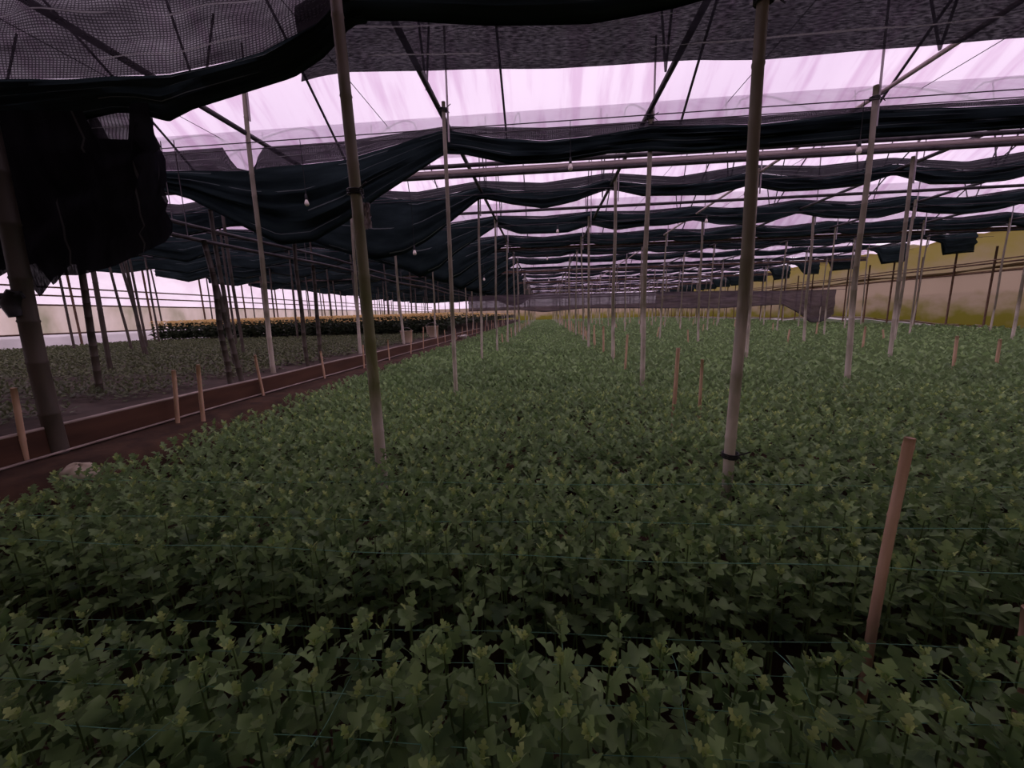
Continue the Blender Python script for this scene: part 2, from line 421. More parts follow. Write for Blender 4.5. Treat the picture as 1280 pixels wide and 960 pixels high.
me_post = MB().tube([(0, 0, 0), (0, 0, 3.7)], 0.04, 6).mesh('wall_post', M['rust'])
for k in range(-3, 21): place('wall_post', me_post, wl, (XL + 0.14, line_d(k) - 0.4, TERR))

wr = place('wall_right', None); structure(wr, 'plastic side wall stained yellow-green by algae')
def hem(y): return np.interp(y, [0, 13.9, 18, 24, 30, 60], [0.46, 0.50, 0.66, 0.95, 0.8, 0.7]) + 0.03 * math.sin(y * 2.3)
sheet('lower_sheet', M['algae_low'], XR, Y0, Y1, hem, 2.75, 0.03, wr, n=260, seed=4)
sheet('upper_sheet', M['algae_high'], XR + 0.03, Y0, Y1, 2.68, lambda y: 4.22 + 0.07 * math.sin(y * 2.17) + 0.04 * math.sin(y * 5.3), 0.04, wr, n=260, seed=5)
sheet('eave_sheet', M['clear'], XR + 0.06, Y0, Y1, 4.1, 4.5, 0.01, wr, seed=6)
sheet('rolled_hem', M['white_skirt'], XR - 0.05, Y0, Y1, lambda y: hem(y) - 0.10 - 0.05 * math.sin(y * 1.1), lambda y: hem(y) + 0.06, 0.03, wr, n=260, seed=7)
me_roll = MB().tube([(0, y, hem(y)) for y in np.linspace(Y0, Y1, 90)], 0.022, 6).mesh('hem_pipe', M['rust'])
place('hem_pipe', me_roll, wr, (XR - 0.09, 0, 0))
for z in (2.68, 3.0): place('side_rail', me_side, wr, (XR - 0.1, 0, z))
me_fold = MB().tube([(0.02 * math.sin(y * 2), y, 2.80 + 0.05 * math.sin(y * 0.9)) for y in np.linspace(Y0, Y1, 90)], [0.05 + 0.02 * math.sin(y * 1.7) for y in np.linspace(Y0, Y1, 90)], 8).mesh('folded_edge', M['algae_high'])
place('folded_edge', me_fold, wr, (XR - 0.02, 0, 0.02))
me_postr = MB().tube([(0, 0, 0), (0, 0, 3.6)], 0.035, 6).mesh('wall_post', M['rust'])
for k in range(-3, 21):
    place('wall_post', me_postr, wr, (XR - 0.16, line_d(k) - 0.5, 0.0)); place('wall_post', me_postr, wr, (XR - 0.16, line_d(k) + 0.95, 0.0))
# the mid-rail of the inner row of posts
place('inner_rail', MB().tube([(16.2, y, 3.05 + 0.03 * math.sin(y)) for y in np.linspace(2, 60, 40)], 0.022, 6).mesh('inner_rail', M['rust']), wr)

def gable(name, y, label):
    w_ = place(name, None); structure(w_, label)
    xs = np.linspace(XL, XR, 30)
    mb = MB(); mb.grid([[(x, y, 0.0), (x, y, 1.2), (x, y, 2.75)] for x in xs]); place('lower_sheet', mb.mesh('lower_sheet', M['algae_low']), w_)
    mb = MB(); mb.grid([[(x, y + 0.02, 2.7), (x, y + 0.02, 3.5), (x, y + 0.02, 4.3)] for x in xs]); place('upper_sheet', mb.mesh('upper_sheet', M['algae_high' if y < 0 else 'clear']), w_)  # wall behind the camera gets darker film to cut daylight on the near beds
    return w_
gable('wall_back', Y0, 'plastic end wall behind the camera, its film darkened to dim the near beds')
gable('wall_far', Y1, 'pale plastic end wall at the far end of the house')

# ------------------------------------------------------------------ shade cloths
def smooth_noise(x, ph):
    return (np.sin(x * 2.3 + ph[0]) + 0.7 * np.sin(x * 5.1 + ph[1]) + 0.4 * np.sin(x * 9.7 + ph[2])) / 2.1
def net_panel(parent, xs, d, top, bot, mat, seed, rows=7, lean=0.12, v0=0.0, name='net_panel', rip=0.03, upright=False):
    r = np.random.default_rng(seed); P, U = [], []
    phs = r.random((rows, 3)) * 6
    for x in xs:
        t, b = top(x), bot(x); col, uc = [], []
        for j in range(rows):
            s = j / (rows - 1)
            y = d + lean * (1 - s) * 0.9 + rip * smooth_noise(x, phs[j]) * (0.2 + math.sin(math.pi * s))
            col.append((x, y, t + (b - t) * s)); uc.append((s * 1.3, 0.9 * x + 0.05 * math.sin(4 * s + 3 * x)) if upright else (x, v0 + s * 1.0))
        P.append(col); U.append(uc)
    mb = MB(); mb.grid(P, uv=U)
    return place(name, mb.mesh(name, mat), parent)
def gathered(parent, xs, d, top, bot, mat, seed, width=0.14, layers=2, name='gathered_fold'):
    """pouch of doubled cloth hanging from the net's lower edge: front, hem, back and an inner fold"""
    r = np.random.default_rng(seed); P, U = [], []
    nf = 11 if layers > 1 else 7
    prof = [(-0.45 * math.sin(math.pi * q / nf) + (0.30 if q % 2 else -0.30) * (0 < q < nf), q / nf) for q in range(nf + 1)]
    prof += [(0.35, 0.985), (0.60, 0.8), (0.35, 0.55), (0.55, 0.28), (0.2, 0.02)]
    phs = r.random((len(prof), 3)) * 6
    for x in xs:
        t, b = top(x), bot(x); w = width * (0.75 + 0.5 * min(1.0, (t - b)))
        col, uc = [], []
        for j, (a, s) in enumerate(prof):
            n = smooth_noise(x, phs[j])
            m2 = smooth_noise(x * 0.37, phs[j][::-1])
            col.append((x, d + a * w * (0.65 + 0.5 * m2) + 0.022 * n, t + (b - t) * (s + 0.035 * m2 * (0 < s < 0.97)) + (0.012 * n if 0 < j else 0)))
            uc.append((x, 0.11 * j + 0.1))
        P.append(col); U.append(uc)
    mb = MB(); mb.grid(P, uv=U)
    return place(name, mb.mesh(name, mat), parent)
def curve(pts):
    pts = sorted(pts); a = np.array(pts)
    return lambda x: float(np.interp(x, a[:, 0], a[:, 1]))
def pxcurve(px, d): return [(float(p[0]), float(p[2])) for p in (ony(x, y, d) for x, y in px)]

# cloth over the first pole line, its left part let down as a long drape
D1 = 3.05
c1 = place('shade_cloth', None, loc=(0, 0, 0))
tag(c1, 'nearest black shade cloth overhead, its left end hanging down as a long drape', 'shade cloth', 'shade cloths across the house')
xs = np.arange(-8.0, 12.0, 0.07)
top1 = curve([(-8, 4.25), (-4.05, 4.42), (-2.6, 4.25), (-1.3, 4.42), (0, 4.25), (1.35, 4.42), (2.7, 4.3), (4.08, 4.42), (12.0, 4.35)])
left = xs[xs <= -1.2]; right = xs[xs >= -1.45]; hemx = xs[xs >= ony(362, 96, D1)[0]]
f1 = curve([(-8, 3.5)] + pxcurve([(0, 100), (100, 98), (210, 92), (330, 66), (400, 28), (440, -20)], D1))
b1 = curve([(-8, 3.1), (-5, 3.1)] + pxcurve([(0, 170), (120, 145), (145, 140), (176, 142), (208, 152), (240, 136), (300, 117), (366, 96), (405, 70), (440, 30)], D1))
net_panel(c1, left, D1, top1, f1, M['net'], 1, rip=0.06)
gathered(c1, left, D1, f1, b1, M['fold'], 2, width=0.10)
hx = float(ony(150, 165, D1)[0])
drt = curve([(-8, 3.2), (-5, 3.3), (hx - 0.22, 3.2), (hx - 0.14, 3.0), (hx + 0.12, 2.98), (hx + 0.17, 3.22), (-2.8, 3.22)])
xe = float(ony(206, 230, D1)[0])
drb = curve([(-8, 2.0)] + pxcurve([(-300, 350), (0, 352), (30, 335), (60, 372), (80, 345), (110, 345), (150, 334)], D1) + [(xe - 0.14, 2.20), (xe - 0.03, 2.24), (xe + 0.05, 2.32)])
dx = np.arange(-8.0, xe + 0.05, 0.03)
net_panel(c1, dx, D1 - 0.05, drt, drb, M['drape'], 3, rows=14, lean=0.0, name='hanging_drape', rip=0.05, upright=True)
net_panel(c1, dx[:-3], D1 + 0.06, drt, lambda x: drb(x) + 0.10, M['drape'], 4, rows=12, lean=0.0, name='hanging_drape', rip=0.05, upright=True)
net_panel(c1, np.linspace(hx - 0.26, hx + 0.22, 12), D1 + 0.02, lambda x: 3.28, lambda x: 2.94, M['net'], 9, lean=0.0, name='net_patch')
f1r = curve(pxcurve([(360, 60), (400, 34), (440, 24), (500, 22), (620, 28), (740, 25), (850, 4), (960, -25), (1150, -45)], D1) + [(6, 3.95), (12, 3.9)])
b1r = curve(pxcurve([(360, 98), (395, 88), (428, 82), (520, 81), (700, 78), (880, 66), (960, 66), (1130, 52), (1280, 39)], D1) + [(6, 3.25), (12, 3.2)])
gathered(c1, right, D1, top1, f1r, M['fold'], 5, width=0.16)
net_panel(c1, hemx, D1 + 0.07, lambda x: f1r(x) + 0.30, b1r, M['hem'], 6, lean=0.03, rip=0.05, rows=10, name='net_hem')

# second cloth
D2 = 5.75
c2 = place('shade_cloth', None)
tag(c2, 'second black shade cloth from the camera, sagging deep left of the mossy pole', 'shade cloth', 'shade cloths across the house')
t2 = curve([(-12, 4.1)] + pxcurve([(-60, 185), (200, 186), (276, 180), (283, 205), (312, 212), (319, 180), (430, 172), (555, 153), (680, 155), (813, 146), (950, 140), (1095, 129), (1280, 118)], D2) + [(14, 4.3)])
f2 = curve([(-12, 3.75)] + pxcurve([(-60, 212), (200, 213), (276, 214), (312, 214), (330, 210), (430, 200), (555, 163), (620, 172), (680, 176), (760, 168), (813, 158), (950, 155), (1095, 138), (1280, 130)], D2) + [(14, 4.15)])
b2 = curve([(-12, 3.4)] + pxcurve([(-60, 265), (110, 262), (200, 238), (240, 250), (290, 276), (320, 290), (350, 306), (390, 303), (430, 280), (470, 248), (520, 215), (556, 192), (580, 193), (640, 206), (700, 203), (760, 192), (813, 188), (860, 190), (950, 184), (1095, 172), (1280, 160)], D2) + [(14, 3.75)])
xs = np.arange(-12, 14, 0.09)
net_panel(c2, xs, D2, t2, f2, M['net'], 7)
gathered(c2, xs, D2, f2, b2, M['fold'], 8, width=0.15)

# the cloths further back
NCL = 19
for k in range(2, NCL):
    d = line_d(k) + 0.25
    r = np.random.default_rng(100 + k)
    c = place('shade_cloth', None)
    tag(c, '%s black shade cloth from the camera, gathered across the house' % ordinal(k), 'shade cloth', 'shade cloths across the house')
    tp, fp, bp = [], [], []
    xk = [-17.8] + ROWS[1:] + [16.8]
    for x in xk:
        tp.append((x, min(4.38, roofz(d) - 0.1) + r.uniform(-0.03, 0.03))); 
        base = 4.02 if x > -2 else (3.75 if x < -5 else 2.95)
        if k >= 12 and x < -2: base -= 0.25
        fp.append((x, 4.24 if k < 3 else 4.33)); bp.append((x, base + r.uniform(-0.05, 0.05)))
    for a, b in zip(xk[:-1], xk[1:]):
        mid = (a + b) / 2
        tp.append((mid, min(4.28, roofz(d) - 0.14) + r.uniform(-0.05, 0.05)))
        fp.append((mid, (4.08 if k < 3 else 4.22) + r.uniform(-0.06, 0.03)))
        bp.append((mid, (3.78 if mid > -1 else 3.52 if mid < -5 else 3.4) + r.uniform(-0.1, 0.1)))
        for q in (0.25, 0.75):
            m0 = a + (b - a) * q
            fp.append((m0, 4.13 if k < 3 else 4.25)); 
            if mid > -1: bp.append((m0, 3.85 + r.uniform(-0.04, 0.04)))
    for a in (-3.6, -3.0, -2.5): bp.append((a, {-3.6: 2.8, -3.0: 2.95, -2.5: 3.3}[a] + r.uniform(-0.1, 0.1)))
    bp = [p for p in bp if not (-4.0 < p[0] < -1.9 and abs(p[0] + 2.675) < 0.01)]
    if k >= 3:      # further off the cloths are pulled up tighter, so light shows between them
        see = 1.6 + 2.72 * d / (d + 2.9)
        bp = [(x, max(z, min(see + (0.14 if min(abs(x - q) for q in ROWS) < 0.05 else 0.03), 4.26))) if x > -1.4 else (x, z) for x, z in bp]
    e = r.uniform(15.2, 15.9); bp = [p for p in bp if p[0] < e - 0.1] + [(e, 3.85), (e + 0.06, 3.48 + r.uniform(-0.1, 0.1)), (16.8, 3.5)]
    step = 0.12 if k < 6 else 0.2
    xs = np.arange(-17.9, 16.8, step)
    net_panel(c, xs, d, curve(tp), curve(fp), M['netfar'], 200 + k, rows=4)
    gathered(c, xs, d, curve(fp), curve(bp), M['fold'], 300 + k, width=0.15, layers=1)

# unseen cloths added above and behind the camera to dim the foreground
def drawn(d0, d1_, label, seed, x0=-17.8, x1=16.8):
    r = np.random.default_rng(seed); ph = r.random(6) * 6; P, U = [], []
    for x in np.arange(x0, x1, 0.25):
        row, u = [], []
        for j, y in enumerate(np.linspace(d0, d1_, 9)):
            s = j / 8; row.append((x, y, 4.3 - 0.28 * math.sin(math.pi * s) + 0.05 * math.sin(x * 1.3 + ph[0]) + 0.04 * math.sin(x * 2.9 + y * 2 + ph[1]))); u.append((x, y))
        P.append(row); U.append(u)
    mb = MB(); mb.grid(P, uv=U)
    return tag(place('shade_cloth', mb.mesh('added_dimming_cloth', M['closed'])), label, 'shade cloth', 'shade cloths across the house')
drawn(-0.2, 2.4, 'black cloth added unseen above the camera to dim the near beds', 31)
drawn(-3.1, -0.3, 'black cloth added unseen just behind the camera to dim the near beds', 32)
drawn(-6.0, -3.2, 'black cloth added unseen near the end wall to dim the near beds', 33)

# grey curtain hung across the middle of the house
DC = 22.9
cu = place('shade_curtain', None); tag(cu, 'long grey shade curtain hung low across the far middle of the house', 'curtain')
ct = curve(pxcurve([(585, 371), (630, 369), (740, 367), (900, 364), (977, 364), (1047, 362)], DC))
cb = curve(pxcurve([(585, 389), (650, 387), (680, 390), (730, 385), (900, 385), (977, 380), (1000, 392), (1012, 403), (1025, 403), (1047, 390)], DC))
xs = np.arange(ony(585, 371, DC)[0], ony(1047, 364, DC)[0], 0.1)
net_panel(cu, xs, DC, ct, cb, M['curtain'], 41, rows=10, lean=0.0, rip=0.05, name='curtain_sheet')
place('curtain_wire', MB().tube([(x, DC, ct(x) + 0.01) for x in np.linspace(xs[0] - 0.4, xs[-1] + 0.5, 30)], 0.012, 5).mesh('curtain_wire', M['dark_steel']), cu)
place('curtain_hem', MB().tube([(x, DC, cb(x)) for x in xs[::3]], 0.02, 5).mesh('curtain_hem', M['black']), cu)

# ------------------------------------------------------------------ bamboo poles
def culm(name, h, r0, r1, mat, seed, pitch=0.36, n=10):
    r = np.random.default_rng(seed); pts, rad = [], []
    z = 0.0; bend = r.uniform(-1, 1, 4) * 0.010
    def P(z): return (bend[0] * math.sin(z * 1.3) + bend[1] * math.sin(z * 2.7), bend[2] * math.sin(z * 1.1) + bend[3] * math.sin(z * 2.3), z)
    while z < h:
        R = r0 + (r1 - r0) * z / h
        for dz, k in ((0.0, 1.0), (0.012, 1.10), (0.026, 1.0)):
            if z + dz < h: pts.append(P(z + dz)); rad.append(R * k)
        z += pitch * r.uniform(0.8, 1.2)
    pts.append(P(h)); rad.append(r1)
    return MB().tube(pts, rad, n).mesh(name, mat)
POLE_H = 4.2
culms = [culm('culm', POLE_H, 0.036, 0.029, M['bamboo'], s) for s in range(5)]
culms_t = [culm('culm_thin', POLE_H, 0.029, 0.023, M['bamboo'], s) for s in range(5, 9)]
culm_m = culm('culm_mossy', POLE_H + 0.4, 0.040, 0.032, M['bamboo_moss'], 21)
culm_r = culm('culm_tall', POLE_H + 0.4, 0.035, 0.031, M['bamboo'], 22)
culm_d = culm('culm_dark', POLE_H, 0.062, 0.052, M['bamboo_dark'], 23)
culm_td = [culm('culm_thin_dark', POLE_H - 0.5, 0.034, 0.03, M['bamboo_dark'], s) for s in range(24, 27)]
me_ext = MB().tube([(0, 0, 0), (0, 0, 1)], 0.013, 6).mesh('steel_extension', M['steel'])
m = MB()
for q in range(3): m.tube([(0.048 * math.cos(a), 0.048 * math.sin(a), 0.012 * q + 0.004 * math.sin(a)) for a in np.linspace(0, 6.3, 13)], 0.006, 5)
m.tube([(0.04, -0.03, 0.02), (0.10, -0.05, 0.05)], 0.005, 5); m.tube([(0.04, -0.03, 0.01), (0.08, -0.06, -0.05)], 0.005, 5)
me_tie = m.mesh('wire_tie', M['black'])
ROWNAME = {-17.6: 'row along the pale side wall', -14.9: 'fifth row left of the path', -12.2: 'fourth row left of the path', -9.5: 'third row left of the path',
           -6.8: 'second row left of the path', -4.05: 'row along the soil path', -1.3: 'row left of the middle bed', 1.35: 'row right of the middle bed',
           4.08: 'second row right of the middle bed', 6.75: 'third row right of the middle bed',
           9.45: 'fourth row right of the middle bed', 12.15: 'fifth row right of the middle bed', 14.85: 'row before the algae wall'}
explicit = {(-1.3, 0): ((475, 572, .6), (422, 0)), (1.35, 0): ((912, 578, .6), (955, 0)), (-4.05, 0): ((75, 565, .6), (0, 225)), (-4.05, 1): ((345, 485, .6), (308, 150)),
            (-1.3, 1): ((570, 487, .6), (555, 150)), (-1.3, 2): ((603, 449, .6), (597, 235)), (1.35, 1): ((803, 475, .6), (813, 120)), (1.35, 2): ((765, 450, .6), (770, 222)),
            (4.08, 1): ((1058, 475, .6), (1095, 105)), (6.75, 2): ((1112, 445, .6), (1142, 195)), (4.08, 2): ((932, 447, .6), (948, 216)), (6.75, 3): ((1004, 428, .6), (1019, 250)),
            (4.08, 3): ((872, 428, .6), (879, 256))}
def pole(me, base, top, label, group, ext=True, length=None, name='bamboo_pole'):
    """base, top: points on the culm's axis; the mesh starts at local z = 0"""
    ax = Vector(np.asarray(top) - np.asarray(base)).normalized()
    o = place(name, None, loc=base)
    o.rotation_mode = 'QUATERNION'; o.rotation_quaternion = Vector((0, 0, 1)).rotation_difference(ax)
    tag(o, label, 'pole', group)
    place('culm', me, o, rot=(0, 0, random.uniform(0, 6)), scale=None if length is None else (1, 1, length / (POLE_H - 0.5)))
    if ext:
        top_z = POLE_H - 0.45
        h = max(0.3, roofz(base[1] + ax.y * 4) - base[2] - top_z - 0.05)
        place('steel_extension', me_ext, o, (0.05, 0.0, top_z), scale=(1, 1, h))
    return o
near_poles = {}
for x in ROWS:
    n = 0
    for k in range(0, 20):
        d = line_d(k)
        if x < -5 and k > 13: continue
        # out of view beside the frame
        if (x / max(d, .1) < -1.36 or x / d > 1.28) and (x, k) not in explicit: continue
        gz = TERR if x < -4.2 else (0.55 if x < -3 else 0.0)
        if (x, k) in explicit:
            (bx, by, bz), (tx, ty) = explicit[(x, k)]
            b = onz(bx, by, bz); t = ony(tx, ty, b[1])
        else:
            jx, jy = random.uniform(-0.12, 0.12), random.uniform(-0.15, 0.15)
            b = np.array([x + jx, d + jy, 0.6 if gz < 0.7 else gz + .05]); t = b + np.array([random.uniform(-0.08, 0.08), random.uniform(-0.08, 0.08), 3.5])
        b0 = b + (t - b) * ((gz - 0.02 - b[2]) / (t[2] - b[2]))
        me = culms[(k * 3 + int(x * 7)) % 5] if k < 4 else culms_t[(k + int(x * 5)) % 4]
        if x < -5: me = culm_td[k % 3]
        if k >= 1 and x == -1.3: me = culms_t[k % 4]
        if (x, k) == (-1.3, 0): me = culm_m
        if (x, k) == (1.35, 0): me = culm_r
        if (x, k) == (-4.05, 0): me = culm_d
        lab = '%s bamboo pole from the camera in the %s' % (ordinal(n), ROWNAME[x])
        if (x, k) == (-1.3, 0): lab = 'mossy green bamboo pole standing nearest in the row left of the middle bed'
        if (x, k) == (1.35, 0): lab = 'tall pale bamboo pole standing nearest in the row right of the middle bed'
        if (x, k) == (-4.05, 0): lab = 'thick dark pole at the near end of the soil path'
        o = pole(me, b0, t, lab, 'bamboo poles in the %s' % ROWNAME[x], ext=(x > -5 and k > 0))
        near_poles[(x, k)] = o; n += 1
for key, z in (((-1.3, 0), 2.42), ((1.35, 0), 3.25), ((1.35, 0), 0.66), ((-1.3, 1), 4.1), ((4.08, 1), 4.05), ((1.35, 1), 4.1)):
    place('wire_tie', me_tie, near_poles[key], (0, 0, z))
m = MB(); m.tube([(0.05, -0.05, 1.0), (-0.05, -0.10, 0.98), (-0.10, -0.08, 0.93), (-0.18, -0.05, 0.90)], [0.03, 0.03, 0.02, 0.006], 6)
m.tube([(0, -0.05, 1.02), (-0.035, -0.07, 0.93), (-0.02, -0.06, 0.84)], [0.05, 0.065, 0.045], 8)
place('cloth_knot', m.mesh('cloth_knot', M['black']), near_poles[(-4.05, 0)], (0, 0, 0.32))

# leaning poles standing in the terrace field between the rows
extra = [((125, 492), (101, 330)), ((295, 460), (262, 262)), ((305, 477), (283, 340)), ((316, 474), (270, 300)), ((165, 440), (131, 312)), ((185, 447), (146, 310)),
         ((436, 452), (428, 330)), ((447, 455), (432, 300))]
for i, ((bx, by), (tx, ty)) in enumerate(extra):
    b = onz(bx, by, TERR + 0.02); t = ony(tx, ty, b[1]); sh = min(0.0, PATH_X - 0.08 - b[0]); b[0] += sh; t[0] += sh
    b[2] = TERR - 0.01
    pole(culm_td[i % 3], b, t, '%s slim leaning pole along the terrace edge, counted from the left' % ordinal(i), 'slim leaning poles on the terrace', ext=False, length=float(np.linalg.norm(t - b)))

# ------------------------------------------------------------------ short stakes
def stake(base, top, r, label, group, mat='stake'):
    base, top = np.asarray(base, float), np.asarray(top, float)
    L = np.linalg.norm(top - base)
    o = place('bamboo_stake', culm('stake', L, r, r * 0.92, M[mat], int(abs(base[0] * 97 + base[1] * 31)) + 5, pitch=0.24, n=8), loc=base)
    o.rotation_mode = 'QUATERNION'; o.rotation_quaternion = Vector((0, 0, 1)).rotation_difference(Vector(top - base).normalized())
    return tag(o, label, 'stake', group)
def px_stake(bx, by, bz, tx, ty, r, label, group, ground=0.0):
    b = onz(bx, by, bz); t = ony(tx, ty, b[1])
    b = b + (t - b) * ((ground - 0.01 - b[2]) / (t[2] - b[2]))
    return stake(b, t, r, label, group)
px_stake(1096, 785, 0.43, 1143, 548, 0.0165, 'thick orange-brown bamboo stake leaning in the nearest dark aisle', 'stakes in the main bed')
px_stake(1281, 800, 0.45, 1284, 758, 0.02, 'pale stake tip cut by the picture edge in the nearest aisle', 'stakes in the main bed')
px_stake(842, 508, .58, 847, 435, 0.022, 'pinkish stake with a dark lower half, left of its thinner twin', 'stakes in the main bed')
px_stake(875, 510, .58, 878, 449, 0.017, 'thin pinkish stake right of the one with a dark foot', 'stakes in the main bed')
px_stake(782, 462, .6, 784, 418, 0.02, 'pinkish stake standing left of the second right-hand pole', 'stakes in the main bed')
px_stake(1193, 458, .6, 1197, 420, 0.022, 'pale stake under the algae wall, left of a matching one', 'stakes in the main bed')
px_stake(1244, 458, .6, 1249, 424, 0.022, 'pale stake under the algae wall, right of a matching one', 'stakes in the main bed')
px_stake(1078, 437, .6, 1082, 408, 0.022, 'pale slanting stake before the low end of the grey curtain', 'stakes in the main bed')
px_stake(32, 577, .6, 14, 485, 0.02, 'dim stake at the near end of the soil path', 'stakes on the soil path', 0.56)
px_stake(222, 527, .6, 215, 463, 0.02, 'stake leaning on the terrace board, left one of a pair', 'stakes on the soil path', 0.56)
px_stake(254, 523, .6, 248, 456, 0.02, 'stake leaning on the terrace board, right one of a pair', 'stakes on the soil path', 0.56)
n = 0
for i in range(24):
    d = 5.0 + 1.45 * i
    x = PATH_X + 0.12 + random.uniform(-0.05, 0.08)
    stake((x, d, 0.55), (x + random.uniform(-.05, .05), d + random.uniform(-.05, .05), 1.15 + random.uniform(-.1, .15)), 0.018,
          '%s stake beyond the leaning pair along the soil path' % ordinal(n), 'stakes on the soil path'); n += 1
n = 0
for i in range(26):
    d = 8.7 + 1.3 * i
    x = 1.5 + random.uniform(-0.12, 0.12)
    stake((x, d, -0.01), (x + random.uniform(-.05, .05), d, 1.12 + random.uniform(-.15, .15)), 0.026,
          '%s stake of the far line right of the middle bed' % ordinal(n), 'far stakes right of the middle bed'); n += 1
n = 0
for i in range(14):
    d = 13.5 + 1.9 * i
    stake((-1.45 + random.uniform(-.1, .1), d, -0.01), (-1.45, d, 1.0 + random.uniform(-.1, .1)), 0.022,
          '%s stake of the far line left of the middle bed' % ordinal(n), 'far stakes left of the middle bed'); n += 1
n = 0
for x in (4.2, 6.9, 9.6):
    for i in range(9):
        d = 11.9 + 2.9 * i + random.uniform(-.3, .3)
        stake((x + random.uniform(-.2, .2), d, -0.01), (x, d, 0.98 + random.uniform(-.1, .1)), 0.024,
              '%s stake from the camera in the %s line under the grey curtain' % (ordinal(i), {4.2: 'left', 6.9: 'middle', 9.6: 'right'}[x]), 'far stakes under the curtain')

# longitudinal pipes over the path
for i, (x, z, l) in enumerate(((-5.35, 3.10, 'upper dark pipe running lengthwise above the terrace edge'), (-5.15, 2.86, 'lower dark pipe running lengthwise above the terrace edge'))):
    o = place('overhead_pipe', MB().tube([(x, y, z + 0.03 * math.sin(y * .8)) for y in np.linspace(2.0, 40, 40)], 0.03, 7).mesh('overhead_pipe', M['dark_steel']))
    tag(o, l, 'pipe', 'pipes above the terrace')
    for y in (5.6, 8.5, 11.4, 14.3): place('hanger', MB().tube([(x, y, z), (x + 0.02, y, 4.13)], 0.006, 5).mesh('hanger', M['dark_steel']), o)

# ------------------------------------------------------------------ bulbs
me_glass = MB().lathe([(0.012, 0.0), (0.016, -0.012), (0.026, -0.035), (0.031, -0.055), (0.029, -0.072), (0.018, -0.086), (0.0, -0.090)], 14).mesh('glass', M['glass'])
me_sock = MB().lathe([(0.006, 0.075), (0.012, 0.062), (0.016, 0.05), (0.019, 0.01), (0.017, -0.006), (0.010, -0.012)], 12).mesh('socket', M['black'])
bulbs = [(713, 204, 5.52, 'bare bulb hanging beneath the second cloth in the middle'), (1074, 183, 5.52, 'bare bulb hanging before the pole at the right'),
         (383, 249, 5.52, 'bare bulb hanging before the deep left sag of the second cloth'), (697, 286, 11.3, 'small bulb hanging beneath the fourth cloth'),
         (518, 312, 8.4, 'small bulb hanging left among the green folds'), (684, 322, 17, 'small bulb hanging over the far middle bed, upper one'),
         (686, 349, 25, 'small bulb hanging over the far middle bed, lower one'), (883, 273, 11.3, 'small bulb hanging right of the middle row of poles'),
         (605, 347, 14.1, 'pale bulb hanging at the left end of the grey curtain')]
for d in sorted({b[2] for b in bulbs}): place('lamp_wire', me_w, ceiling, (0, d, 4.0))
for x, y, d, l in bulbs:
    p = ony(x, y, d); o = place('light_bulb', None, loc=p); tag(o, l, 'light bulb', 'bare bulbs on cords')
    s = 1.0 if d < 8 else 1.25
    place('glass', me_glass, o, scale=(s,) * 3); place('socket', me_sock, o, scale=(s,) * 3)
    place('cord', MB().tube([(0, 0, 0.07), (0.001, 0, 0.09), (0, 0, max(0.12, 4.0 - p[2]))], 0.004, 5).mesh('cord', M['black']), o)

# ------------------------------------------------------------------ odds and ends
def crumple(name, w, h, amp, mat, seed, nx=9, ny=9, curl=0.0):
    r = np.random.default_rng(seed); P = []
    for i in range(nx):
        row = []
        for j in range(ny):
            u, v = i / (nx - 1) - 0.5, j / (ny - 1) - 0.5
            k = 1 - 0.35 * abs(v) * r.uniform(0.5, 1)
            row.append((u * w * k + r.uniform(-1, 1) * amp * .4, r.uniform(-1, 1) * amp + curl * u * u, v * h + r.uniform(-1, 1) * amp * .4))
        P.append(row)
    mb = MB(); mb.grid(P); me = mb.mesh(name, mat, False); return me
def solid(o, t):
    md = o.modifiers.new('thick', 'SOLIDIFY'); md.thickness = t; return o
p = ony(459, 270, 2.62)
o = solid(place('plastic_bag', crumple('plastic_bag', 0.05, 0.16, 0.012, M['bag'], 3), loc=p), 0.002)
tag(o, 'crumpled grey plastic scrap tied to the mossy bamboo pole', 'plastic bag')
p = onz(100, 590, 0.61)
m = MB(); r = np.random.default_rng(5); rings = []
for rr, zz in ((0.086, -0.012), (0.088, 0.0), (0.078, 0.028), (0.055, 0.052), (0.026, 0.064), (0.002, 0.067), (0.024, 0.056), (0.05, 0.045), (0.07, 0.024), (0.080, -0.004)):
    rings.append([(rr * (1.15 + 0.1 * math.sin(2 * a)) * math.cos(a), rr * math.sin(a), zz * (1 + 0.15 * math.sin(3 * a)) + 0.010 * math.sin(5 * a + 1) * (rr > .06)) for a in np.linspace(0, 2 * math.pi, 18, endpoint=False)])
m.grid(rings, True)
o = place('foam_scrap', m.mesh('foam_scrap', M['foam']), loc=(max(p[0], PATH_X + 0.12), p[1], 0.605), rot=(0.25, 0.15, 0.4))
tag(o, 'cream foam scrap lying at the edge of the near plants by the path', 'foam scrap')
def bucket(name, px, py, r, h, mat, label, cat):
    p = onz(px, py, TERR); p[0] = min(p[0], PATH_X - r - 0.12)
    o = place(name, None, loc=(p[0], p[1], TERR)); tag(o, label, cat)
    place('body', MB().lathe([(r * 0.8, 0), (r * 0.84, 0.01), (r, h * 0.97), (r * 1.06, h * 0.97), (r * 1.06, h), (r * 0.94, h), (r * 0.78, 0.03)], 18).mesh('body', M[mat]), o)
    place('handle', MB().tube([(r * math.cos(a), 0, h * 0.9 + r * 0.7 * math.sin(a)) for a in np.linspace(0, math.pi, 12)], 0.006, 5).mesh('handle', M['steel']), o)
bucket('bucket', 509, 428, 0.19, 0.36, 'bucket', 'cream bucket standing on the terrace before the yellow flowers', 'bucket')
bucket('bucket', 548, 421, 0.24, 0.42, 'bucket', 'pinkish bucket standing at the far end of the soil path', 'bucket')
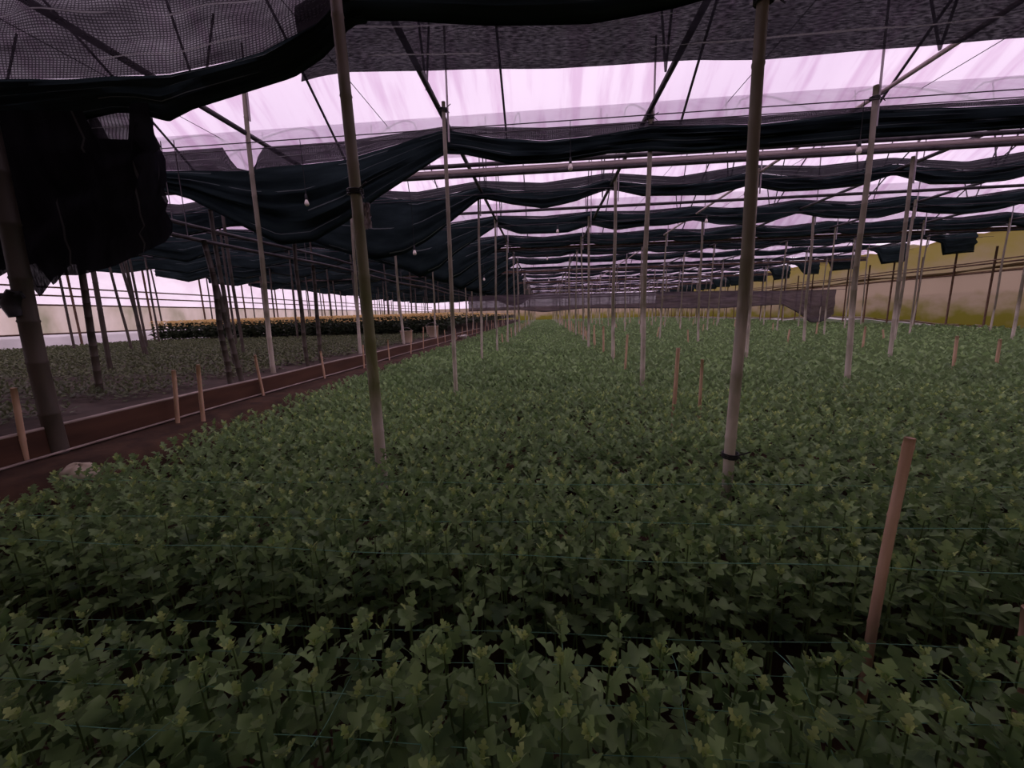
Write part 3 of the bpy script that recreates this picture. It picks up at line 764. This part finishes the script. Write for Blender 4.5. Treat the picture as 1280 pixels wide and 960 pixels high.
for px, py, l in ((541, 424, 'white bag lying on the far soil path, left one'), (549, 423, 'white bag lying on the far soil path, right one')):
    p = onz(px, py, 0.62); p[0] = PATH_X + 0.3
    o = solid(place('plastic_sack', crumple('plastic_sack', 0.3, 0.2, 0.05, M['paper'], int(px)), loc=(p[0], p[1], 0.70), rot=(0.9, 0, 0.3)), 0.03)
    tag(o, l, 'sack')

# ------------------------------------------------------------------ leaves and plants
def leaf_template(half, fold=0.18, droop=0.22):
    """quads between midrib and outline on both sides; x length, y width"""
    v, q = [], []
    n = len(half)
    for x, w in half: v.append((x, 0, -droop * x * x))
    for s in (1, -1):
        for x, w in half: v.append((x, s * w, fold * w - droop * x * x + 0.02 * math.sin(17 * x)))
    for i in range(n - 1):
        q.append((i, i + 1, n + i + 1, n + i)); q.append((i + 1, i, 2 * n + i, 2 * n + i + 1))
    return np.array(v, float), np.array(q, int)
HI = [(0, .012), (.15, .02), (.20, .13), (.27, .28), (.33, .22), (.41, .09), (.50, .28), (.59, .39), (.65, .29), (.70, .12), (.77, .20), (.85, .21), (.93, .10), (1.0, 0.004)]
MID = [(0, .01), (.18, .08), (.28, .28), (.42, .09), (.60, .37), (.71, .12), (.85, .19), (1, 0.005)]
FAR = [(0, .02), (.45, .42), (1, .02)]
T_HI = [leaf_template(HI, 0.2, 0.15), leaf_template(HI, 0.35, 0.35), leaf_template([(x, w * .85) for x, w in HI], 0.1, 0.05)]
T_MID = leaf_template(MID, 0.25, 0.25); T_FAR = leaf_template(FAR, 0.2, 0.25)

def leaf_params(h, n, r, spread=1.0):
    """spiral of n leaves on a stem of height h: (z, azimuth, elevation, length)"""
    i = np.arange(n); s = i / max(1, n - 1)                       # 0 low .. 1 top
    z = h * (0.30 + 0.68 * s ** 0.8)
    az = i * 2.39996 + r.uniform(0, 6.28) + r.uniform(-.35, .35, n)
    el = np.radians(12 + 62 * s ** 1.1) + r.uniform(-.22, .22, n)
    ln = (0.120 - 0.048 * s ** 2) * r.uniform(0.85, 1.15, n) * spread
    return z, az, el, ln
def leaf_rot(az, el, ro):
    ca, sa, ce, se, cr, sr = np.cos(az), np.sin(az), np.cos(el), np.sin(el), np.cos(ro), np.sin(ro)
    R = np.empty(az.shape + (3, 3))
    ex = np.stack([ca * ce, sa * ce, se], -1)
    ey0 = np.stack([-sa, ca, 0 * sa], -1)
    ez0 = np.cross(ex, ey0)
    ey = ey0 * cr[..., None] + ez0 * sr[..., None]
    R[..., :, 0] = ex; R[..., :, 1] = ey; R[..., :, 2] = np.cross(ex, ey)
    return R
def scatter(px, py, pz, h, nleaf, T, r, spread=1.0, zmin=0.0):
    """all leaves of many plants as one vertex and face array"""
    n = len(px); tv, tq = T
    s = np.tile(np.arange(nleaf) / max(1, nleaf - 1), (n, 1))
    s = zmin + (1 - zmin) * s
    z = h[:, None] * (0.30 + 0.68 * s ** 0.8)
    az = np.arange(nleaf)[None] * 2.39996 + r.uniform(0, 6.28, (n, 1)) + r.uniform(-.35, .35, (n, nleaf))
    el = np.radians(12 + 62 * s ** 1.1) + r.uniform(-.25, .25, (n, nleaf))
    ln = (0.120 - 0.048 * s ** 2) * r.uniform(.85, 1.15, (n, nleaf)) * spread
    R = leaf_rot(az, el, r.uniform(-.5, .5, (n, nleaf)))
    base = np.stack([np.broadcast_to(px[:, None], z.shape), np.broadcast_to(py[:, None], z.shape), pz[:, None] + z], -1)
    base[..., :2] += 0.012 * R[..., :2, 0]
    V = base[:, :, None, :] + np.einsum('nlij,vj->nlvi', R, tv) * ln[:, :, None, None]
    k = n * nleaf
    Q = tq[None] + (np.arange(k) * len(tv))[:, None, None]
    return V.reshape(-1, 3), Q.reshape(-1, 4)

PITCH = 1.43
def in_bed(y): return ((y - 1.32) % PITCH)
def bed_grid(y0, y1, x0f, x1f, sp, r, gap=0.105):
    X, Y = [], []
    for y in np.arange(y0, y1, sp):
        ph = in_bed(y); ph = min(ph, PITCH - ph)
        if ph < gap or 1.18 < y < 1.47: continue
        xs = np.arange(x0f(y), x1f(y), sp)
        X.append(xs + r.uniform(-.28, .28, len(xs)) * sp); Y.append(y + r.uniform(-.28, .28, len(xs)) * sp)
    return np.concatenate(X), np.concatenate(Y)
XB0 = PATH_X + 0.72
lo = lambda y: max(XB0, -1.42 * y - 1.6)
hi = lambda y: min(16.7, 1.32 * y + 1.6)
X, Y = bed_grid(0.22, 6.2, lo, hi, 0.108, RNG)
Hh = 0.60 + RNG.uniform(-.055, .045, len(X)) + 0.02 * np.sin(X * 2.1 + Y * 1.3)
# the plants that show largest: in the frame and nearest the camera
dv = np.stack([X, Y, Hh - 1.6], -1) @ W            # camera coordinates
u = 640 + F * dv[:, 0] / dv[:, 2]; v = 480 + F * dv[:, 1] / dv[:, 2]
vis = (dv[:, 2] > 0.3) & (u > -20) & (u < 1300) & (v < 1010)
order = np.argsort(np.where(vis, dv[:, 2], 99)); near = order[:300]
rest = np.ones(len(X), bool); rest[near] = False

leaf_me = []
for t, (tv, tq) in enumerate(T_HI):
    me = bpy.data.meshes.new('leaf'); me.from_pydata(tv.tolist(), [], tq.tolist()); me.materials.append(M['leaf'])
    me.polygons.foreach_set('use_smooth', [True] * len(me.polygons)); leaf_me.append(me)
stem_me = MB().tube([(0, 0, 0), (0.004, 0, 0.35), (0, 0.003, 0.7), (0, 0, 1.0)], [0.0045, 0.004, 0.0035, 0.002], 6).mesh('stem', M['stem'])
tip_me = []
for t in range(4):
    r = np.random.default_rng(60 + t)
    az = np.arange(4) * 2.4 + r.uniform(-.3, .3, 4); el = np.radians([56, 64, 70, 78]) + r.uniform(-.1, .1, 4)
    R = leaf_rot(az, el, r.uniform(-.3, .3, 4)); tv, tq = T_HI[2]
    V = np.concatenate([np.einsum('ij,vj->vi', R[i], tv) * l for i, l in enumerate((.046, .040, .032, .024))])
    Q = np.concatenate([tq + i * len(tv) for i in range(4)])
    me = bpy.data.meshes.new('shoot_tip'); me.from_pydata(V.tolist(), [], Q.tolist()); me.materials.append(M['tip'])
    me.polygons.foreach_set('use_smooth', [True] * len(me.polygons)); tip_me.append(me)
for q, i in enumerate(near):
    x, y, h = X[i], Y[i], Hh[i]
    front = y < 1.32
    o = place('chrysanthemum_plant', None, loc=(x, y, 0), rot=(random.uniform(-.07, .07), random.uniform(-.07, .07), 0))
    tag(o, 'leafy green chrysanthemum plant in the nearest bed, before the dark aisle' if front else 'leafy green chrysanthemum plant just beyond the dark aisle, in the second bed',
        'plant', 'chrysanthemums of the nearest bed' if front else 'chrysanthemums of the second bed')
    place('stem', stem_me, o, scale=(1, 1, h))
    place('shoot_tip', tip_me[q % 4], o, (0, 0, h - 0.004), (0, 0, random.uniform(0, 6)))
    nl = 11
    z, az, el, ln = leaf_params(h, nl, RNG)
    R = leaf_rot(az, el, RNG.uniform(-.45, .45, nl))
    for j in range(nl):
        lf = bpy.data.objects.new('leaf', leaf_me[(q + j) % 3]); COL.objects.link(lf); lf.parent = o
        A = R[j] * ln[j]
        lf.matrix_local = Matrix(((*A[0], 0.003 * R[j][0][0]), (*A[1], 0.003 * R[j][1][0]), (*A[2], z[j]), (0, 0, 0, 1)))

# the rest of the field: nobody could count it
VV, QQ, off = [], [], 0
def add(V, Q):
    global off
    VV.append(V); QQ.append(Q + off); off += len(V)
ri = np.where(rest)[0]
a = ri[Y[ri] < 3.6]; b = ri[Y[ri] >= 3.6]
add(*scatter(X[a], Y[a], np.zeros(len(a)), Hh[a], 11, T_MID, RNG))
add(*scatter(X[b], Y[b], np.zeros(len(b)), Hh[b], 8, T_MID, RNG, 1.05, 0.25))
X2, Y2 = bed_grid(6.2, 15, lo, hi, 0.15, RNG, 0.10)
add(*scatter(X2, Y2, np.zeros(len(X2)), 0.60 + RNG.uniform(-.06, .05, len(X2)), 8, T_FAR, RNG, 1.35, 0.35))
X3, Y3 = bed_grid(15, 62, lo, hi, 0.25, RNG, 0.0)
add(*scatter(X3, Y3, np.zeros(len(X3)), 0.60 + RNG.uniform(-.06, .05, len(X3)), 7, T_FAR, RNG, 1.9, 0.4))
o = place('chrysanthemum_foliage', big_mesh('chrysanthemum_foliage', np.concatenate(VV), np.concatenate(QQ), 4, M['leaf']))
tag(o, 'dense green chrysanthemum foliage filling the wide beds to the far end', 'plants', kind='stuff')
# young shoots and stems of the beds in the middle distance
m_i = ri[Y[ri] < 5.0]
tv, tq = leaf_template(MID, 0.2, 0.05)
VV, QQ, off = [], [], 0
for k_, (e, l) in enumerate(((58, .046), (66, .038), (75, .028))):
    n = len(m_i); R = leaf_rot(k_ * 2.4 + RNG.uniform(0, 6.28, n), np.radians(e) + RNG.uniform(-.12, .12, n), RNG.uniform(-.3, .3, n))
    V = np.stack([X[m_i], Y[m_i], Hh[m_i]], -1)[:, None] + np.einsum('nij,vj->nvi', R, tv) * l
    add(V.reshape(-1, 3), (tq[None] + (np.arange(n) * len(tv))[:, None, None]).reshape(-1, 4))
t_ = place('shoot_tips', big_mesh('shoot_tips', np.concatenate(VV), np.concatenate(QQ), 4, M['tip']), o); t_['kind'] = 'stuff'

# ------------------------------------------------------------------ young plants on the terrace
def terr_grid(y0, y1, sp, r):
    X, Y = [], []
    for y in np.arange(y0, y1, sp):
        ph = (y - 1.9) % PITCH
        if min(ph, PITCH - ph) < 0.17: continue
        xs = np.arange(max(XL + 0.3, -1.5 * y - 3), PATH_X - 0.25, sp)
        X.append(xs + r.uniform(-.3, .3, len(xs)) * sp); Y.append(y + r.uniform(-.3, .3, len(xs)) * sp)
    return np.concatenate(X), np.concatenate(Y)
TX, TY = terr_grid(1.0, 16.0, 0.13, RNG)
dv = np.stack([TX, TY, np.full(len(TX), TERR + .1 - 1.6)], -1) @ W
u = 640 + F * dv[:, 0] / dv[:, 2]
order = np.argsort(np.where((dv[:, 2] > .3) & (u > 0) & (u < 1280), dv[:, 2], 99)); tn = order[:300]
trest = np.ones(len(TX), bool); trest[tn] = False
protos = []
for t in range(5):
    r = np.random.default_rng(80 + t)
    V, Q = scatter(np.zeros(1), np.zeros(1), np.zeros(1), np.array([0.12]), 8, T_MID, r, 0.55)
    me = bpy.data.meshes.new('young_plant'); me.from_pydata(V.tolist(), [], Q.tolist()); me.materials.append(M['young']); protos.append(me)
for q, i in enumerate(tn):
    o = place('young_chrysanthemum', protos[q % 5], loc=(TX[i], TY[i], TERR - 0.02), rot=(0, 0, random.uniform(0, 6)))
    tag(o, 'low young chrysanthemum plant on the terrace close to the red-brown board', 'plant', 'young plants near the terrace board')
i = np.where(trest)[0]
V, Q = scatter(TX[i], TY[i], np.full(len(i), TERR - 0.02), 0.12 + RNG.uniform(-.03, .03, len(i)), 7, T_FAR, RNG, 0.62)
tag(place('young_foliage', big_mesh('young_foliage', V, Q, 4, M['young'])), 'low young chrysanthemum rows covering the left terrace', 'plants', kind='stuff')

# ------------------------------------------------------------------ yellow chrysanthemums in flower
FX, FY = [], []
for y in np.arange(16.2, 60, 0.24):
    xs = np.arange(-17.3, PATH_X - 0.35, 0.24 if y < 30 else 0.34); FX.append(xs + RNG.uniform(-.08, .08, len(xs))); FY.append(y + RNG.uniform(-.08, .08, len(xs)))
FX, FY = np.concatenate(FX), np.concatenate(FY); FH = 0.74 + RNG.uniform(-.05, .06, len(FX))
fn = np.argsort(FY)[:300]; frest = np.ones(len(FX), bool); frest[fn] = False
def flower_heads(px, py, pz, r, per=4, spread=0.11):
    ang = np.arange(6) * math.pi / 3
    tv = np.concatenate([np.stack([np.cos(ang), np.sin(ang), 0 * ang], -1), np.stack([.7 * np.cos(ang + .5), .7 * np.sin(ang + .5), 0.45 + 0 * ang], -1), [[0, 0, .6]], [[0, 0, .6]]])
    tq = np.array([(i, (i + 1) % 6, 6 + (i + 1) % 6, 6 + i) for i in range(6)] + [(6 + i, 6 + i + 1, 6 + (i + 2) % 6, 12) for i in (0, 2, 4)])
    n = len(px) * per
    c = np.stack([np.repeat(px, per), np.repeat(py, per), np.repeat(pz, per)], -1) + np.stack([r.uniform(-spread, spread, n), r.uniform(-spread, spread, n), r.uniform(-.13, .14, n)], -1)
    V = c[:, None] + tv[None] * r.uniform(.036, .056, n)[:, None, None]
    return V.reshape(-1, 3), (tq[None] + (np.arange(n) * len(tv))[:, None, None]).reshape(-1, 4)
fp, ff = [], []
for t in range(5):
    r = np.random.default_rng(90 + t); z1 = np.zeros(1)
    V, Q = scatter(z1, z1, z1, np.array([0.74]), 12, T_FAR, r, 1.6)
    V2, Q2 = scatter(z1, z1, z1 - 0.12, np.array([0.48]), 10, T_FAR, r, 1.7)
    Q = np.concatenate([Q, Q2 + len(V)]); V = np.concatenate([V, V2])
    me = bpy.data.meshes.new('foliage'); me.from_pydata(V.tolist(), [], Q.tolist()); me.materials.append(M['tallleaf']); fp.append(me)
    V, Q = flower_heads(z1, z1, np.array([0.78]), r, 9)
    me = bpy.data.meshes.new('blossom'); me.from_pydata(V.tolist(), [], Q.tolist()); me.materials.append(M['yellow']); ff.append(me)
for q, i in enumerate(fn):
    o = place('yellow_chrysanthemum', fp[q % 5], loc=(FX[i], FY[i], TERR), rot=(0, 0, random.uniform(0, 6)))
    tag(o, 'tall dark-leaved chrysanthemum with yellow blossoms at the front of the flowering bed', 'plant', 'front plants of the yellow bed')
    place('blossom', ff[q % 5], o)
i = np.where(frest)[0]
V, Q = scatter(FX[i], FY[i], np.full(len(i), TERR), FH[i], 6, T_FAR, RNG, 2.0, 0.2)
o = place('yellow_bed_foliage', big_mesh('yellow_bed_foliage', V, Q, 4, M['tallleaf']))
tag(o, 'mass of yellow flowering chrysanthemums stretching back from the front plants', 'plants', kind='stuff')
V, Q = flower_heads(FX[i], FY[i], np.full(len(i), TERR + .80), RNG, 5, 0.16)
t_ = place('blossoms', big_mesh('blossoms', V, Q, 4, M['yellow']), o); t_['kind'] = 'stuff'

# ------------------------------------------------------------------ support strings of the near beds
def net(label, strings, z, cross):
    o = place('support_net', None, loc=(0, strings[0][0][1], 0)); tag(o, label, 'plant net', 'plant support nets'); oy = strings[0][0][1]
    for (a, b) in strings:
        pts = [(a[0] + (b[0] - a[0]) * t, a[1] + (b[1] - a[1]) * t - oy, z + 0.006 * math.sin(t * 23 + a[1] * 9)) for t in np.linspace(0, 1, 24)]
        place('string', MB().tube(pts, 0.0018 if z > .58 else 0.0012, 4).mesh('string', M['string']), o)
    for (a, b) in cross:
        pts = [(a[0] + (b[0] - a[0]) * t + 0.008 * math.sin(t * 9 + a[0]), a[1] + (b[1] - a[1]) * t - oy, z - 0.02 + 0.02 * math.cos(t * 7 + a[0])) for t in np.linspace(0, 1, 16)]
        place('cross_string', MB().tube(pts, 0.0011, 4).mesh('cross_string', M['string']), o)
pa, pb = onz(300, 684, .60), onz(1290, 716, .60)
pa = pa + (pa - pb) * 0.4
net('green support strings stretched along the second bed beyond the dark aisle', [(pa, pb)] + [((-3.2, y), (4.4, y + .02)) for y in (1.76, 2.2)], 0.60, [])
net('green support strings stretched over the nearest bed', [((-1.9, y), (2.2, y + .03)) for y in (0.66, 0.78, 0.90, 1.02, 1.14)], 0.54,
    [((x, 0.66), (x + .02, 1.14)) for x in (-1.05, -0.62, -0.34, 0.02, 0.36, 0.7, 1.1)])
